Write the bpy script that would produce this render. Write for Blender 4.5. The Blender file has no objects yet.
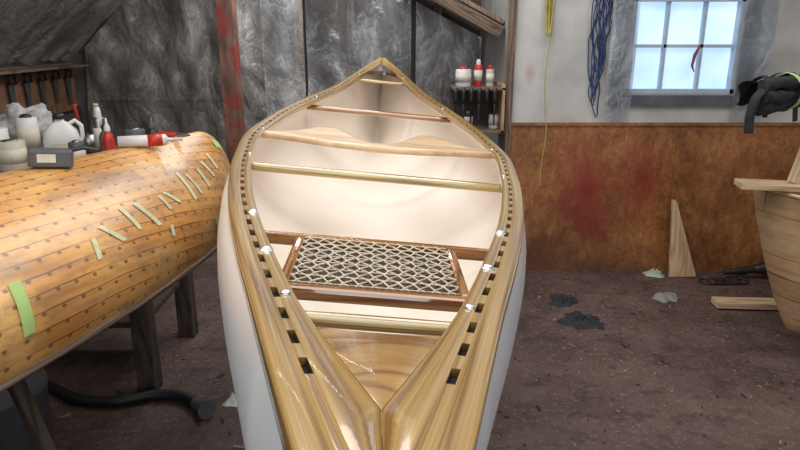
import bpy, math, random, bisect
from mathutils import Vector, Matrix, noise
random.seed(7)
S=bpy.context.scene
COL=S.collection
try:
    S.view_settings.view_transform='Standard'
except Exception: pass

# ---------------------------------------------------------------- materials
def newmat(name):
    m=bpy.data.materials.new(name); m.use_nodes=True
    nt=m.node_tree; b=nt.nodes['Principled BSDF']
    return m,nt,b
def N(nt,t,**kw):
    n=nt.nodes.new(t)
    for k,v in kw.items():
        if k in ('operation','blend_type','data_type','noise_dimensions','wave_type','bands_direction','feature'):
            setattr(n,k,v)
        else: n.inputs[k].default_value=v
    return n
def L(nt,a,b): nt.links.new(a,b)
def ramp(nt,fac,stops):
    r=nt.nodes.new('ShaderNodeValToRGB'); e=r.color_ramp.elements
    while len(e)<len(stops): e.new(.5)
    for i,(p,c) in enumerate(stops):
        e[i].position=p; e[i].color=(c[0],c[1],c[2],1)
    L(nt,fac,r.inputs[0]); return r.outputs[0]
def coords(nt,kind,scale=(1,1,1),loc=(0,0,0)):
    tc=nt.nodes.new('ShaderNodeTexCoord'); mp=nt.nodes.new('ShaderNodeMapping')
    mp.inputs['Scale'].default_value=scale; mp.inputs['Location'].default_value=loc
    L(nt,tc.outputs[kind],mp.inputs[0]); return mp.outputs[0]
def mixc(nt,fac,a,b,mode='MIX'):
    m=nt.nodes.new('ShaderNodeMixRGB'); m.blend_type=mode
    for s,v in ((m.inputs[0],fac),(m.inputs[1],a),(m.inputs[2],b)):
        if isinstance(v,(int,float)): s.default_value=v
        elif isinstance(v,tuple): s.default_value=(v[0],v[1],v[2],1)
        else: L(nt,v,s)
    return m.outputs[0]
def bump(nt,b,h,strength=.3,dist=.01):
    bp=nt.nodes.new('ShaderNodeBump'); bp.inputs['Strength'].default_value=strength
    bp.inputs['Distance'].default_value=dist
    L(nt,h,bp.inputs['Height']); L(nt,bp.outputs[0],b.inputs['Normal'])
def plain(name,c,rough=.5,metal=0,var=.15,sc=12,bmp=0,coat=0,kind='Object',c2=None):
    m,nt,b=newmat(name)
    n=N(nt,'ShaderNodeTexNoise',Scale=sc,Detail=5.0)
    L(nt,coords(nt,kind),n.inputs['Vector'])
    c2=c2 or tuple(x*(1-var*2) for x in c)
    L(nt,ramp(nt,n.outputs[0],[(.35,c2),(.65,c)]),b.inputs['Base Color'])
    b.inputs['Roughness'].default_value=rough; b.inputs['Metallic'].default_value=metal
    b.inputs['Coat Weight'].default_value=coat; b.inputs['Coat Roughness'].default_value=.08
    if bmp: bump(nt,b,n.outputs[0],bmp,.01)
    return m
def wood(name,light,mid,dark,rough=.4,coat=0,su=1.6,sv=26,kind='UV',off=0,freq=38,lines=.6):
    m,nt,b=newmat(name)
    v=coords(nt,kind,(su,sv,sv),(off,off*.37,0))
    n1=N(nt,'ShaderNodeTexNoise',Scale=1.0,Detail=1.5,Distortion=.2); L(nt,v,n1.inputs['Vector'])
    v2=coords(nt,kind,(su*2.5,sv*6,sv*6),(off+3,1,0))
    n2=N(nt,'ShaderNodeTexNoise',Scale=2.0,Detail=2.0); L(nt,v2,n2.inputs['Vector'])
    mt=N(nt,'ShaderNodeMath',operation='MULTIPLY'); L(nt,n1.outputs[0],mt.inputs[0]); mt.inputs[1].default_value=freq
    sn=N(nt,'ShaderNodeMath',operation='SINE'); L(nt,mt.outputs[0],sn.inputs[0])
    ma=N(nt,'ShaderNodeMath',operation='MULTIPLY_ADD'); L(nt,sn.outputs[0],ma.inputs[0]); ma.inputs[1].default_value=.5; ma.inputs[2].default_value=.5
    c=ramp(nt,ma.outputs[0],[(0,light),(.7,mid),(1,dark)])
    f=ramp(nt,n2.outputs[0],[(.3,(.62,.58,.54)),(.7,(1,1,1))])
    c=mixc(nt,lines,c,f,'MULTIPLY')
    c=mixc(nt,1.0,c,ramp(nt,n1.outputs[0],[(.3,(.86,.84,.82)),(.7,(1,1,1))]),'MULTIPLY')
    L(nt,c,b.inputs['Base Color'])
    b.inputs['Roughness'].default_value=rough
    b.inputs['Coat Weight'].default_value=coat; b.inputs['Coat Roughness'].default_value=.05
    return m

M_ash=wood('varnished_ash',(.57,.37,.12),(.49,.30,.083),(.30,.165,.046),.28,1.0,.7,56,freq=26,lines=.85)
M_thw=wood('varnished_thwart',(.58,.45,.18),(.48,.35,.12),(.30,.19,.06),.22,1.0,1,40,off=9)
M_yoke=wood('pale_ash',(.80,.59,.37),(.75,.53,.31),(.64,.42,.23),.4,.5,1.0,10,off=2,freq=22)
M_slotshade=plain('slot_shade_dark',(.018,.010,.006),.95)  # near-black colour stands in for the shade down in the slots
M_seatf=wood('seat_frame_wood',(.46,.22,.07),(.36,.155,.045),(.20,.08,.026),.14,1.0,2,30,off=6)
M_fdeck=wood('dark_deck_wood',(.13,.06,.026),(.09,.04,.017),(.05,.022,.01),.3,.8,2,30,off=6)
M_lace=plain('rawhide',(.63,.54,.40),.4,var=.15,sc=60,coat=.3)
M_gapshade=plain('seat_gap_shade',(.13,.095,.065),.85,var=.2,sc=60)  # darkened rawhide colour, paints shade into the gaps of the weave
M_chrome=plain('brushed_metal',(.72,.73,.75),.38,1,.03)
M_oldwood=wood('weathered_lumber',(.24,.17,.12),(.18,.125,.085),(.10,.065,.045),.8,0,1.5,14,off=5)
M_darkwood=wood('grimy_lumber',(.10,.07,.052),(.07,.05,.036),(.04,.028,.02),.85,0,1.5,14,off=15)
M_pine=wood('pine_board',(.74,.56,.36),(.66,.47,.28),(.52,.34,.18),.6,0,1.2,14,off=8)
M_black=plain('black_rubber',(.018,.018,.02),.45,var=.1)
M_black2=plain('black_cloth',(.022,.022,.027),.8,var=.25,bmp=.5,sc=30)
M_white=plain('white_plastic',(.68,.68,.66),.4,var=.08)
M_cream=plain('cream_plastic',(.58,.52,.42),.5,var=.1)
M_red=plain('red_plastic',(.55,.03,.02),.4,var=.1)
M_grey=plain('grey_plastic',(.10,.10,.11),.5)
M_steel=plain('dull_steel',(.35,.35,.36),.35,1)
M_blade=plain('tarnished_blade',(.10,.10,.105),.6,.5)
M_tapeg=plain('green_tape',(.42,.60,.20),.6,var=.08)
M_tape=plain('masking_tape',(.66,.65,.42),.5,var=.15,sc=25)
M_blue=plain('blue_rope',(.02,.05,.17),.7)
M_yel=plain('yellow_rope',(.55,.46,.12),.7)
M_card=plain('cardboard',(.30,.20,.12),.8)
M_label=plain('paper_label',(.7,.66,.55),.7)

def hull_out():
    m,nt,b=newmat('white_hull_paint')
    n=N(nt,'ShaderNodeTexNoise',Scale=3.0,Detail=6.0); L(nt,coords(nt,'Object'),n.inputs['Vector'])
    L(nt,ramp(nt,n.outputs[0],[(.3,(.78,.82,.86)),(.7,(.85,.88,.91))]),b.inputs['Base Color'])
    b.inputs['Roughness'].default_value=.28; b.inputs['Coat Weight'].default_value=.6; b.inputs['Coat Roughness'].default_value=.15
    return m
def hull_in():
    m,nt,b=newmat('cream_hull_lining')
    n=N(nt,'ShaderNodeTexNoise',Scale=1.6,Detail=3.0); L(nt,coords(nt,'Object',(2,.7,2)),n.inputs['Vector'])
    L(nt,ramp(nt,n.outputs[0],[(.3,(.79,.70,.61)),(.7,(.82,.74,.65))]),b.inputs['Base Color'])
    b.inputs['Roughness'].default_value=.40
    n2=N(nt,'ShaderNodeTexNoise',Scale=140.0,Detail=2.0); L(nt,coords(nt,'Object'),n2.inputs['Vector'])
    bump(nt,b,n2.outputs[0],.08,.002)
    return m
M_hout=hull_out(); M_hin=hull_in()

def planked(name,bw,ca,cb,cc,seam,coat,grime=0,dots=True,mort=.003,bl=2.3):
    m,nt,b=newmat(name)
    br=nt.nodes.new('ShaderNodeTexBrick')
    br.offset=.37; br.inputs['Scale'].default_value=1
    br.inputs['Brick Width'].default_value=bl; br.inputs['Row Height'].default_value=bw
    br.inputs['Mortar Size'].default_value=mort; br.inputs['Mortar Smooth'].default_value=.6
    br.inputs['Color1'].default_value=(*ca,1); br.inputs['Color2'].default_value=(*cb,1); br.inputs['Mortar'].default_value=(*seam,1)
    nd=N(nt,'ShaderNodeTexNoise',Scale=4.0,Detail=5.0); L(nt,coords(nt,'UV'),nd.inputs['Vector'])
    vm=N(nt,'ShaderNodeVectorMath',operation='MULTIPLY_ADD'); L(nt,nd.outputs['Color'],vm.inputs[0]); vm.inputs[1].default_value=(.012,.012,0)
    L(nt,coords(nt,'UV'),vm.inputs[2]); L(nt,vm.outputs[0],br.inputs['Vector'])
    n=N(nt,'ShaderNodeTexNoise',Scale=1.0,Detail=6.0); L(nt,coords(nt,'UV',(3,45,1)),n.inputs['Vector'])
    g=ramp(nt,n.outputs[0],[(.3,(.6,.5,.42)),(.65,(1,1,1))])
    c=mixc(nt,.8,br.outputs[0],g,'MULTIPLY')
    n2=N(nt,'ShaderNodeTexNoise',Scale=3.2,Detail=5.0); L(nt,coords(nt,'UV'),n2.inputs['Vector'])
    c=mixc(nt,ramp(nt,n2.outputs[0],[(.42,(0,0,0)),(.68,(.8,.8,.8))]),c,cc)
    if grime:
        n3=N(nt,'ShaderNodeTexNoise',Scale=2.6,Detail=9.0,Roughness=.7); L(nt,coords(nt,'UV',(1,2.2,1),(5,2,0)),n3.inputs['Vector'])
        c=mixc(nt,ramp(nt,n3.outputs[0],[(.47,(0,0,0)),(.66,(grime,grime,grime))]),c,(.24,.15,.10))
        n4=N(nt,'ShaderNodeTexNoise',Scale=14.0,Detail=9.0,Roughness=.75); L(nt,coords(nt,'UV',(1,1.6,1),(1,8,0)),n4.inputs['Vector'])
        c=mixc(nt,ramp(nt,n4.outputs[0],[(.50,(0,0,0)),(.68,(grime*.8,grime*.8,grime*.8))]),c,(.28,.14,.065))
        bump(nt,b,n4.outputs[0],.25,.008)
    if dots:
        vo=N(nt,'ShaderNodeTexVoronoi',Scale=1.0,Randomness=.05); L(nt,coords(nt,'UV',(16,1/bw,1)),vo.inputs['Vector'])
        c=mixc(nt,ramp(nt,vo.outputs['Distance'],[(.09,(.75,.75,.75)),(.15,(0,0,0))]),c,(.11,.055,.028))
    L(nt,c,b.inputs['Base Color']); b.inputs['Roughness'].default_value=.42
    b.inputs['Coat Weight'].default_value=coat; b.inputs['Coat Roughness'].default_value=.22
    return m
M_plank=planked('cedar_planking',.042,(.74,.37,.10),(.62,.285,.07),(.79,.48,.18),(.17,.08,.032),.5,.75,mort=.0026)
M_plank2=planked('pale_cedar_planking',.11,(.56,.36,.19),(.42,.25,.12),(.60,.42,.24),(.05,.03,.015),.05,.5,dots=False,mort=.005)

def floor_mat():
    m,nt,b=newmat('dirty_floor')
    v=coords(nt,'Object')
    n=N(nt,'ShaderNodeTexNoise',Scale=1.8,Detail=10.0,Roughness=.7); L(nt,v,n.inputs['Vector'])
    c=ramp(nt,n.outputs[0],[(.3,(.045,.025,.021)),(.5,(.095,.058,.049)),(.72,(.16,.105,.09))])
    n2=N(nt,'ShaderNodeTexNoise',Scale=36.0,Detail=8.0,Roughness=.75); L(nt,v,n2.inputs['Vector'])
    c=mixc(nt,ramp(nt,n2.outputs[0],[(.53,(0,0,0)),(.66,(.65,.65,.65))]),c,(.26,.18,.15))
    n3=N(nt,'ShaderNodeTexNoise',Scale=6.0,Detail=9.0,Roughness=.75); L(nt,coords(nt,'Object',(1,1,1),(4,7,0)),n3.inputs['Vector'])
    c=mixc(nt,ramp(nt,n3.outputs[0],[(.51,(0,0,0)),(.63,(.75,.75,.75))]),c,(.032,.017,.014))
    L(nt,c,b.inputs['Base Color']); b.inputs['Roughness'].default_value=.62
    bump(nt,b,n2.outputs[0],.35,.008)
    return m
M_floor=floor_mat()

def blob(nt,center,rad,noiseamt=.25,sx=1,sz=1):
    v=coords(nt,'Object',(sx,0,sz),(-center[0]*sx,0,-center[1]*sz))
    n=N(nt,'ShaderNodeTexNoise',Scale=6.0,Detail=6.0); L(nt,coords(nt,'Object'),n.inputs['Vector'])
    ln=N(nt,'ShaderNodeVectorMath',operation='LENGTH'); L(nt,v,ln.inputs[0])
    ad=N(nt,'ShaderNodeMath',operation='MULTIPLY_ADD'); L(nt,n.outputs[0],ad.inputs[0]); ad.inputs[1].default_value=noiseamt; L(nt,ln.outputs['Value'],ad.inputs[2])
    return ramp(nt,ad.outputs[0],[(noiseamt*.5,(1,1,1)),(noiseamt*.5+rad,(0,0,0))])
def osb():
    m,nt,b=newmat('stained_plywood')
    n=N(nt,'ShaderNodeTexNoise',Scale=7.0,Detail=9.0,Distortion=.8,Roughness=.7); L(nt,coords(nt,'Object',(2.2,1,1)),n.inputs['Vector'])
    c=ramp(nt,n.outputs[0],[(.3,(.26,.10,.035)),(.5,(.41,.165,.055)),(.7,(.54,.255,.095))])
    n4=N(nt,'ShaderNodeTexNoise',Scale=38.0,Detail=5.0,Distortion=1.2); L(nt,coords(nt,'Object'),n4.inputs['Vector'])
    c=mixc(nt,.8,c,ramp(nt,n4.outputs[0],[(.38,(.62,.57,.52)),(.62,(1.0,1.0,1.0))]),'MULTIPLY')
    n2=N(nt,'ShaderNodeTexNoise',Scale=1.8,Detail=9.0,Roughness=.7); L(nt,coords(nt,'Object'),n2.inputs['Vector'])
    c=mixc(nt,1.0,c,ramp(nt,n2.outputs[0],[(.36,(.46,.40,.38)),(.56,(1,1,1))]),'MULTIPLY')
    for ce,ra,k in(((1.33,.64),.32,.9),((1.75,.72),.28,.8),((1.42,.36),.24,.45),((1.2,.95),.2,.3)):
        c=mixc(nt,mixc(nt,1.0,blob(nt,ce,ra,.3,1.2,.8),(k,k,k),'MULTIPLY'),c,(.24,.018,.018))
    c=mixc(nt,mixc(nt,1.0,blob(nt,(1.2,0),.28,.2,.25,1),(.7,.7,.7),'MULTIPLY'),c,(.05,.025,.018))
    L(nt,c,b.inputs['Base Color']); b.inputs['Roughness'].default_value=.5
    return m
M_osb=osb()
def whitewall(name='dirty_white_board',k=1.0):
    m,nt,b=newmat(name)
    n=N(nt,'ShaderNodeTexNoise',Scale=4.0,Detail=8.0); L(nt,coords(nt,'Object'),n.inputs['Vector'])
    c=ramp(nt,n.outputs[0],[(.3,(.41*k,.40*k,.38*k)),(.55,(.54*k,.53*k,.51*k)),(.75,(.62*k,.61*k,.59*k))])
    c=mixc(nt,mixc(nt,1.0,blob(nt,(.90,1.46),.05,.05,1,.5),(.6,.6,.6),'MULTIPLY'),c,(.45,.15,.14))
    L(nt,c,b.inputs['Base Color']); b.inputs['Roughness'].default_value=.8
    return m
M_wwall=whitewall()
M_gwall=whitewall('grimy_grey_board',.5)
M_dwall=plain('dark_boards',(.12,.10,.085),.85,var=.3,sc=2)
M_ceil=plain('smoky_ceiling',(.30,.26,.225),.8,var=.25,sc=4)
def plastic(name,c,alpha,rough=.34):
    m,nt,b=newmat(name)
    n=N(nt,'ShaderNodeTexNoise',Scale=1.7,Detail=6.0,Distortion=.5); L(nt,coords(nt,'Object',(1.4,1.4,.8)),n.inputs['Vector'])
    c0=ramp(nt,n.outputs[0],[(.35,tuple(x*.7 for x in c)),(.55,c),(.72,tuple(min(1,x*1.5) for x in c))])
    n2=N(nt,'ShaderNodeTexNoise',Scale=3.4,Detail=3.0,Distortion=.5); L(nt,coords(nt,'Object',(1.7,1.7,.8)),n2.inputs['Vector'])
    sb=N(nt,'ShaderNodeMath',operation='SUBTRACT'); L(nt,n2.outputs[0],sb.inputs[0]); sb.inputs[1].default_value=.5
    ab=N(nt,'ShaderNodeMath',operation='ABSOLUTE'); L(nt,sb.outputs[0],ab.inputs[0])
    n5=N(nt,'ShaderNodeTexNoise',Scale=5.0,Detail=3.0,Distortion=.4); L(nt,coords(nt,'Object',(1.2,1.2,1.0),(7,3,2)),n5.inputs['Vector'])
    sb5=N(nt,'ShaderNodeMath',operation='SUBTRACT'); L(nt,n5.outputs[0],sb5.inputs[0]); sb5.inputs[1].default_value=.5
    ab5=N(nt,'ShaderNodeMath',operation='ABSOLUTE'); L(nt,sb5.outputs[0],ab5.inputs[0])
    cre=ramp(nt,ab.outputs[0],[(0,(.55,.55,.55)),(.018,(0,0,0))])
    cre5=ramp(nt,ab5.outputs[0],[(0,(.4,.4,.4)),(.012,(0,0,0))])
    bright=tuple(min(1,x*2.0) for x in c)
    c1=mixc(nt,cre,c0,bright); c1=mixc(nt,cre5,c1,bright)
    L(nt,c1,b.inputs['Base Color'])
    b.inputs['Roughness'].default_value=rough; b.inputs['Specular IOR Level'].default_value=.8
    hsum=N(nt,'ShaderNodeMath',operation='ADD'); L(nt,ab.outputs[0],hsum.inputs[0]); L(nt,ab5.outputs[0],hsum.inputs[1])
    bump(nt,b,hsum.outputs[0],.5,.08)
    b.inputs['Coat Weight'].default_value=.5; b.inputs['Coat Roughness'].default_value=.12
    L(nt,ramp(nt,n.outputs[0],[(.35,(alpha*.5,)*3),(.7,(min(1,alpha*1.35),)*3)]),b.inputs['Alpha'])
    return m
M_plas=plastic('clear_plastic_sheet',(.38,.36,.34),.56)
M_plas2=plastic('dark_plastic_sheet',(.24,.24,.245),.60,.28)
M_plas3=plastic('cloudy_plastic_sheet',(.44,.44,.44),.55)
M_plas4=plastic('blue_grey_plastic_sheet',(.30,.33,.38),.62)
def glassmat():
    m,nt,b=newmat('frosted_window_glass')
    n=N(nt,'ShaderNodeTexNoise',Scale=3.0,Detail=6.0); L(nt,coords(nt,'Object'),n.inputs['Vector'])
    c=ramp(nt,n.outputs[0],[(.3,(.42,.62,.88)),(.7,(.62,.80,.98))])
    L(nt,c,b.inputs['Base Color']); L(nt,c,b.inputs['Emission Color']); b.inputs['Emission Strength'].default_value=.85
    b.inputs['Roughness'].default_value=.3
    return m
M_glass=glassmat()
def postmat():
    m,nt,b=newmat('red_splashed_post')
    n=N(nt,'ShaderNodeTexNoise',Scale=5.0,Detail=6.0); L(nt,coords(nt,'Object',(3,3,.7)),n.inputs['Vector'])
    c=ramp(nt,n.outputs[0],[(.35,(.10,.048,.034)),(.6,(.23,.12,.085))])
    n2=N(nt,'ShaderNodeTexNoise',Scale=7.0,Detail=8.0); L(nt,coords(nt,'Object',(1,1,1),(2,0,0)),n2.inputs['Vector'])
    c=mixc(nt,ramp(nt,n2.outputs[0],[(.50,(0,0,0)),(.58,(.8,.8,.8))]),c,(.26,.03,.025))
    L(nt,c,b.inputs['Base Color']); b.inputs['Roughness'].default_value=.8
    return m
M_post=postmat()

# ---------------------------------------------------------------- mesh builder
class MB:
    def __init__(s): s.v=[];s.f=[];s.mi=[];s.uv=[];s.sm=[]
    def add(s,vs,fs,mi=0,uv=None,smooth=True,M=None):
        o=len(s.v)
        for i,p in enumerate(vs):
            p=Vector(p)
            if M is not None: p=M@p
            s.v.append(p); s.uv.append(uv[i] if uv else (p.x+p.z,p.y))
        for k,f in enumerate(fs):
            s.f.append([o+i for i in f]); s.mi.append(mi[k] if isinstance(mi,list) else mi); s.sm.append(smooth)
        return s
    def grid(s,P,mi=0,cu=False,cv=False,uv=None,smooth=True,M=None,flip=False):
        n=len(P);m=len(P[0]);vs=[p for r in P for p in r]
        U=[uv(i,j) for i in range(n) for j in range(m)] if uv else None
        fs=[]
        for i in range(n if cu else n-1):
            for j in range(m if cv else m-1):
                a=i*m+j;b=i*m+(j+1)%m;c=((i+1)%n)*m+(j+1)%m;d=((i+1)%n)*m+j
                fs.append([a,d,c,b] if flip else [a,b,c,d])
        return s.add(vs,fs,mi,U,smooth,M)
    def box(s,c,d,mi=0,R=None,M=None,off=0):
        c=Vector(c);h=[x/2 for x in d];ax=max(range(3),key=lambda k:d[k]);ot=[k for k in range(3) if k!=ax]
        vs=[];U=[]
        for sx in(-1,1):
            for sy in(-1,1):
                for sz in(-1,1):
                    l=Vector((sx*h[0],sy*h[1],sz*h[2]))
                    U.append((l[ax]+off,l[ot[0]]+l[ot[1]]+off*.3))
                    if R is not None: l=R@l
                    vs.append(c+l)
        fs=[[0,1,3,2],[4,6,7,5],[0,4,5,1],[2,3,7,6],[0,2,6,4],[1,5,7,3]]
        return s.add(vs,fs,mi,U,False,M)
    def tube(s,pts,r,n=8,mi=0,closed=False,caps=True,M=None,flat=1.0):
        pts=[Vector(p) for p in pts];k=len(pts)
        rr=r if isinstance(r,(list,tuple)) else [r]*k
        P=[];L_=[0];nrm=None
        for i in range(k):
            if closed: t=pts[(i+1)%k]-pts[i-1]
            else: t=pts[min(i+1,k-1)]-pts[max(i-1,0)]
            t.normalize()
            if nrm is None:
                a=Vector((0,0,1)) if abs(t.z)<.9 else Vector((1,0,0))
                nrm=(a-t*a.dot(t)).normalized()
            else:
                nrm=(nrm-t*nrm.dot(t)).normalized()
            bn=t.cross(nrm)
            P.append([pts[i]+(nrm*math.cos(q)*flat+bn*math.sin(q))*rr[i] for q in [2*math.pi*j/n for j in range(n)]])
            if i: L_.append(L_[-1]+(pts[i]-pts[i-1]).length)
        s.grid(P,mi,closed,True,lambda i,j:(L_[i],j/n*.1),True,M)
        if caps and not closed:
            for q,fl in((0,False),(k-1,True)):
                f=list(range(n)); s.add(P[q],[f if fl else f[::-1]],mi,None,False,M)
        return s
    def lathe(s,prof,n=20,mi=0,M=None,sq=None):
        P=[]
        for r,z in prof:
            row=[]
            for j in range(n):
                a=2*math.pi*j/n;c,si=math.cos(a),math.sin(a)
                if sq:
                    e,fx,fy=sq; k=(abs(c)**e+abs(si)**e)**(-1/e); row.append((r*k*c*fx,r*k*si*fy,z))
                else: row.append((r*c,r*si,z))
            P.append(row)
        s.grid(P,mi,False,True,None,True,M,flip=True)
        return s
    def extr(s,poly,z0,z1,mi=0,M=None,smooth=False):
        n=len(poly)
        vs=[(x,y,z0) for x,y in poly]+[(x,y,z1) for x,y in poly]
        U=[(y,x) for x,y in poly]*2
        fs=[list(range(n))[::-1],list(range(n,2*n))]+[[i,(i+1)%n,n+(i+1)%n,n+i] for i in range(n)]
        return s.add(vs,fs,mi,U,smooth,M)
    def obj(s,name,mats,parent=None,loc=(0,0,0),rot=(0,0,0),bevel=0,label=None,cat=None,group=None,kind=None,fixn=True):
        me=bpy.data.meshes.new(name); me.from_pydata([tuple(v) for v in s.v],[],s.f)
        if not isinstance(mats,(list,tuple)): mats=[mats]
        for m in mats: me.materials.append(m)
        ul=me.uv_layers.new(name='UVMap')
        for p in me.polygons:
            p.material_index=s.mi[p.index]; p.use_smooth=s.sm[p.index]
            for li in p.loop_indices: ul.data[li].uv=s.uv[me.loops[li].vertex_index]
        if fixn:
            import bmesh
            bm=bmesh.new(); bm.from_mesh(me); bmesh.ops.recalc_face_normals(bm,faces=bm.faces); bm.to_mesh(me); bm.free()
        me.update()
        o=bpy.data.objects.new(name,me); COL.objects.link(o)
        o.location=loc;o.rotation_euler=rot
        if parent: o.parent=parent
        if bevel:
            b=o.modifiers.new('bevel','BEVEL');b.width=bevel;b.segments=2;b.limit_method='ANGLE';b.angle_limit=math.radians(40)
        tag(o,label,cat,group,kind)
        return o
def tag(o,label=None,cat=None,group=None,kind=None):
    if label:o['label']=label
    if cat:o['category']=cat
    if group:o['group']=group
    if kind:o['kind']=kind
def empty(name,loc,rot=(0,0,0),label=None,cat=None,group=None):
    e=bpy.data.objects.new(name,None);COL.objects.link(e);e.location=loc;e.rotation_euler=rot;e.empty_display_size=.1
    tag(e,label,cat,group);return e
def RX(a):return Matrix.Rotation(a,4,'X')
def RY(a):return Matrix.Rotation(a,4,'Y')
def RZ(a):return Matrix.Rotation(a,4,'Z')
def T(x,y,z):return Matrix.Translation((x,y,z))
def pchip(xs,ys):
    n=len(xs);h=[xs[i+1]-xs[i] for i in range(n-1)];d=[(ys[i+1]-ys[i])/h[i] for i in range(n-1)]
    m=[d[0]]+[0 if d[i-1]*d[i]<=0 else 2*d[i-1]*d[i]/(d[i-1]+d[i]) for i in range(1,n-1)]+[d[-1]]
    def f(x):
        x=min(max(x,xs[0]),xs[-1]);i=0
        while i<n-2 and x>xs[i+1]:i+=1
        t=(x-xs[i])/h[i];t2=t*t;t3=t2*t
        return (2*t3-3*t2+1)*ys[i]+(t3-2*t2+t)*h[i]*m[i]+(-2*t3+3*t2)*ys[i+1]+(t3-t2)*h[i]*m[i+1]
    return f

# ================================================================= main canoe
Y0=2.25
ty=[.12,.2,.3,.395,.5,.65,.85,1.12,1.34,1.73,2.22,2.65,3.15,3.5,4.0,4.3,4.43]
tb=[.010,.021,.047,.0725,.1005,.1410,.198,.270,.320,.392,.445,.425,.34,.252,.15,.075,.012]
B0=pchip([y-Y0 for y in ty],tb)
def B(y):
    s=0;w=0
    for k in range(-4,5):
        q=1-abs(k)/5;yy=y+k*.016
        lo,hi=ty[0]-Y0,ty[-1]-Y0
        if yy<lo or yy>hi: yy=y
        s+=B0(yy)*q;w+=q
    return s/w
rz=[(.12,.145),(.395,.10),(.65,.065),(1.12,.03),(1.73,.005),(2.22,0),(2.7,.012),(3.15,.04),(3.5,.07),(4.0,.13),(4.3,.178),(4.43,.21)]
R_=pchip([a-Y0 for a,_ in rz],[b for _,b in rz])
KD=.36
def ZG(y): return KD+R_(y)
ya,yb=.12-Y0,4.43-Y0
TH=math.radians(5.6)
canoe=empty('canoe',(-.075-KD*math.sin(TH),Y0,1.35-KD*math.cos(TH)),(0,TH,.028),
  'new white canoe with cream interior and glossy varnished wood trim','canoe')
NS=320
st=[ya+(yb-ya)*i/(NS-1) for i in range(NS)]
OW=.0255;SG=.0075
def GT(y):
    d=min(y-ya,yb-y)
    t=min(1,max(0,(d-.20)/.34))
    return OW+SG+.0165+.0235*(1-t)**1.25
def pt(y,off,side,z):
    if callable(off): off=off(y)
    e=.012;db=(B(min(y+e,yb))-B(max(y-e,ya)))/(min(y+e,yb)-max(y-e,ya))
    n=Vector((1,-db)).normalized()
    x=B(y)-n.x*off; yy=y-n.y*off
    if x<.00015: x=.00015
    return Vector((side*x,yy,ZG(yy)+z))
arc=[0]
for i in range(1,NS): arc.append(arc[-1]+(pt(st[i],0,1,0)-pt(st[i-1],0,1,0)).length)
def strip(o0,o1,z0,z1,side,mb,uoff=0,ys=None,ra=.003,rb=.003):
    ys=ys or st
    P=[]
    f0=o0 if callable(o0) else (lambda y:o0)
    f1=o1 if callable(o1) else (lambda y:o1)
    for y in ys:
        a=f0(y);b=f1(y)
        P.append([pt(y,a,side,z0+ra),pt(y,a,side,z1-ra),pt(y,a+ra*.3,side,z1-ra*.3),pt(y,a+ra,side,z1),pt(y,b-rb,side,z1),pt(y,b-rb*.3,side,z1-rb*.3),pt(y,b,side,z1-rb),pt(y,b,side,z0+rb),pt(y,b-rb,side,z0),pt(y,a+ra,side,z0)])
    vv=[0,.02,.022,.025,.045,.047,.05,.07,.075,.09]
    ln=[0]
    for i in range(1,len(ys)): ln.append(ln[-1]+(P[i][3]-P[i-1][3]).length)
    mb.grid(P,0,False,True,lambda i,j:(ln[i]+uoff,vv[j]+uoff*.7),True)
    for q in (0,len(ys)-1): mb.add(P[q],[list(range(10))],0,None,False)
def y_at(a):
    for i in range(NS-1):
        if arc[i+1]>=a: return st[i]+(st[i+1]-st[i])*(a-arc[i])/(arc[i+1]-arc[i])
    return st[-1]
for side in(-1,1):
    mb=MB();strip(0,OW,-.024,0,side,mb,side*5+6,ra=.0025,rb=.0006); mb.obj('outwale',M_ash,canoe)
    mb=MB();strip(OW+SG,GT,-.022,0,side,mb,side*3+20,ra=.0006,rb=.0008)
    total=arc[-1];pitch=.072;slot=.037
    a=.330
    segs=[(0,a)]
    while a+pitch<total-.34:
        segs.append((a+slot,a+pitch));a+=pitch
    segs.append((a,total))
    for s0,s1 in segs:
        k=max(3,int((s1-s0)/.02)+2)
        ys=[y_at(s0+(s1-s0)*i/(k-1)) for i in range(k)]
        strip(OW-.001,OW+SG+.001,-.018,-.0002,side,mb,side*3+20+s0,ys,ra=.0003,rb=.0003)
    mb.obj('inwale',M_ash,canoe)
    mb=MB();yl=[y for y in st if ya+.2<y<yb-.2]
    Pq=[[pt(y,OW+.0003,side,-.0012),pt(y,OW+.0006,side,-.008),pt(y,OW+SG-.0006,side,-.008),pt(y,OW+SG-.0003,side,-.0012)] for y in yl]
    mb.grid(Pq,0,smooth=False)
    mb.obj('slot_shade_strip',M_slotshade,canoe,label='added dark strip painting the shade inside the gunwale slots',fixn=False)  # added channel, its dark colour replaces the shadow between the wales
def hullgrid(Bf,ZGf,ZKf,ys,nv,bulge,y0,y1,inset=0,expmid=3.0,expend=1.35):
    P=[]
    ymid=(y0+y1)/2;hl=(y1-y0)/2
    for y in ys:
        t=abs((y-ymid)/hl);e=t**4
        b=max(Bf(y)-inset,.002);zg=ZGf(y);zk=ZKf(y)
        row=[]
        for j in range(-nv,nv+1):
            w=1-abs(j)/nv
            v=math.sin(w*math.pi/2)
            ex=expmid*(1-e)+expend*e
            sh=max(0,1-v**ex)**(1/(1.9*(1-e)+1.1*e))
            x=b*sh+bulge*(1-e)*math.sin(math.pi*min(1,v**.75))*min(1,b/.1)
            row.append(Vector(((1 if j>0 else -1)*x if j else 0,y,zg+(zk-zg)*v)))
        P.append(row)
    return P
def ZK(y):
    zg=ZG(y);base=0.0+.02*abs(y/2.15)**3
    t=max(0,(abs(y-(ya+yb)/2)/((yb-ya)/2)-.86)/.14)
    return base+(zg-base)*(1-math.sqrt(max(0,1-min(1,t)**2)))*.98
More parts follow.
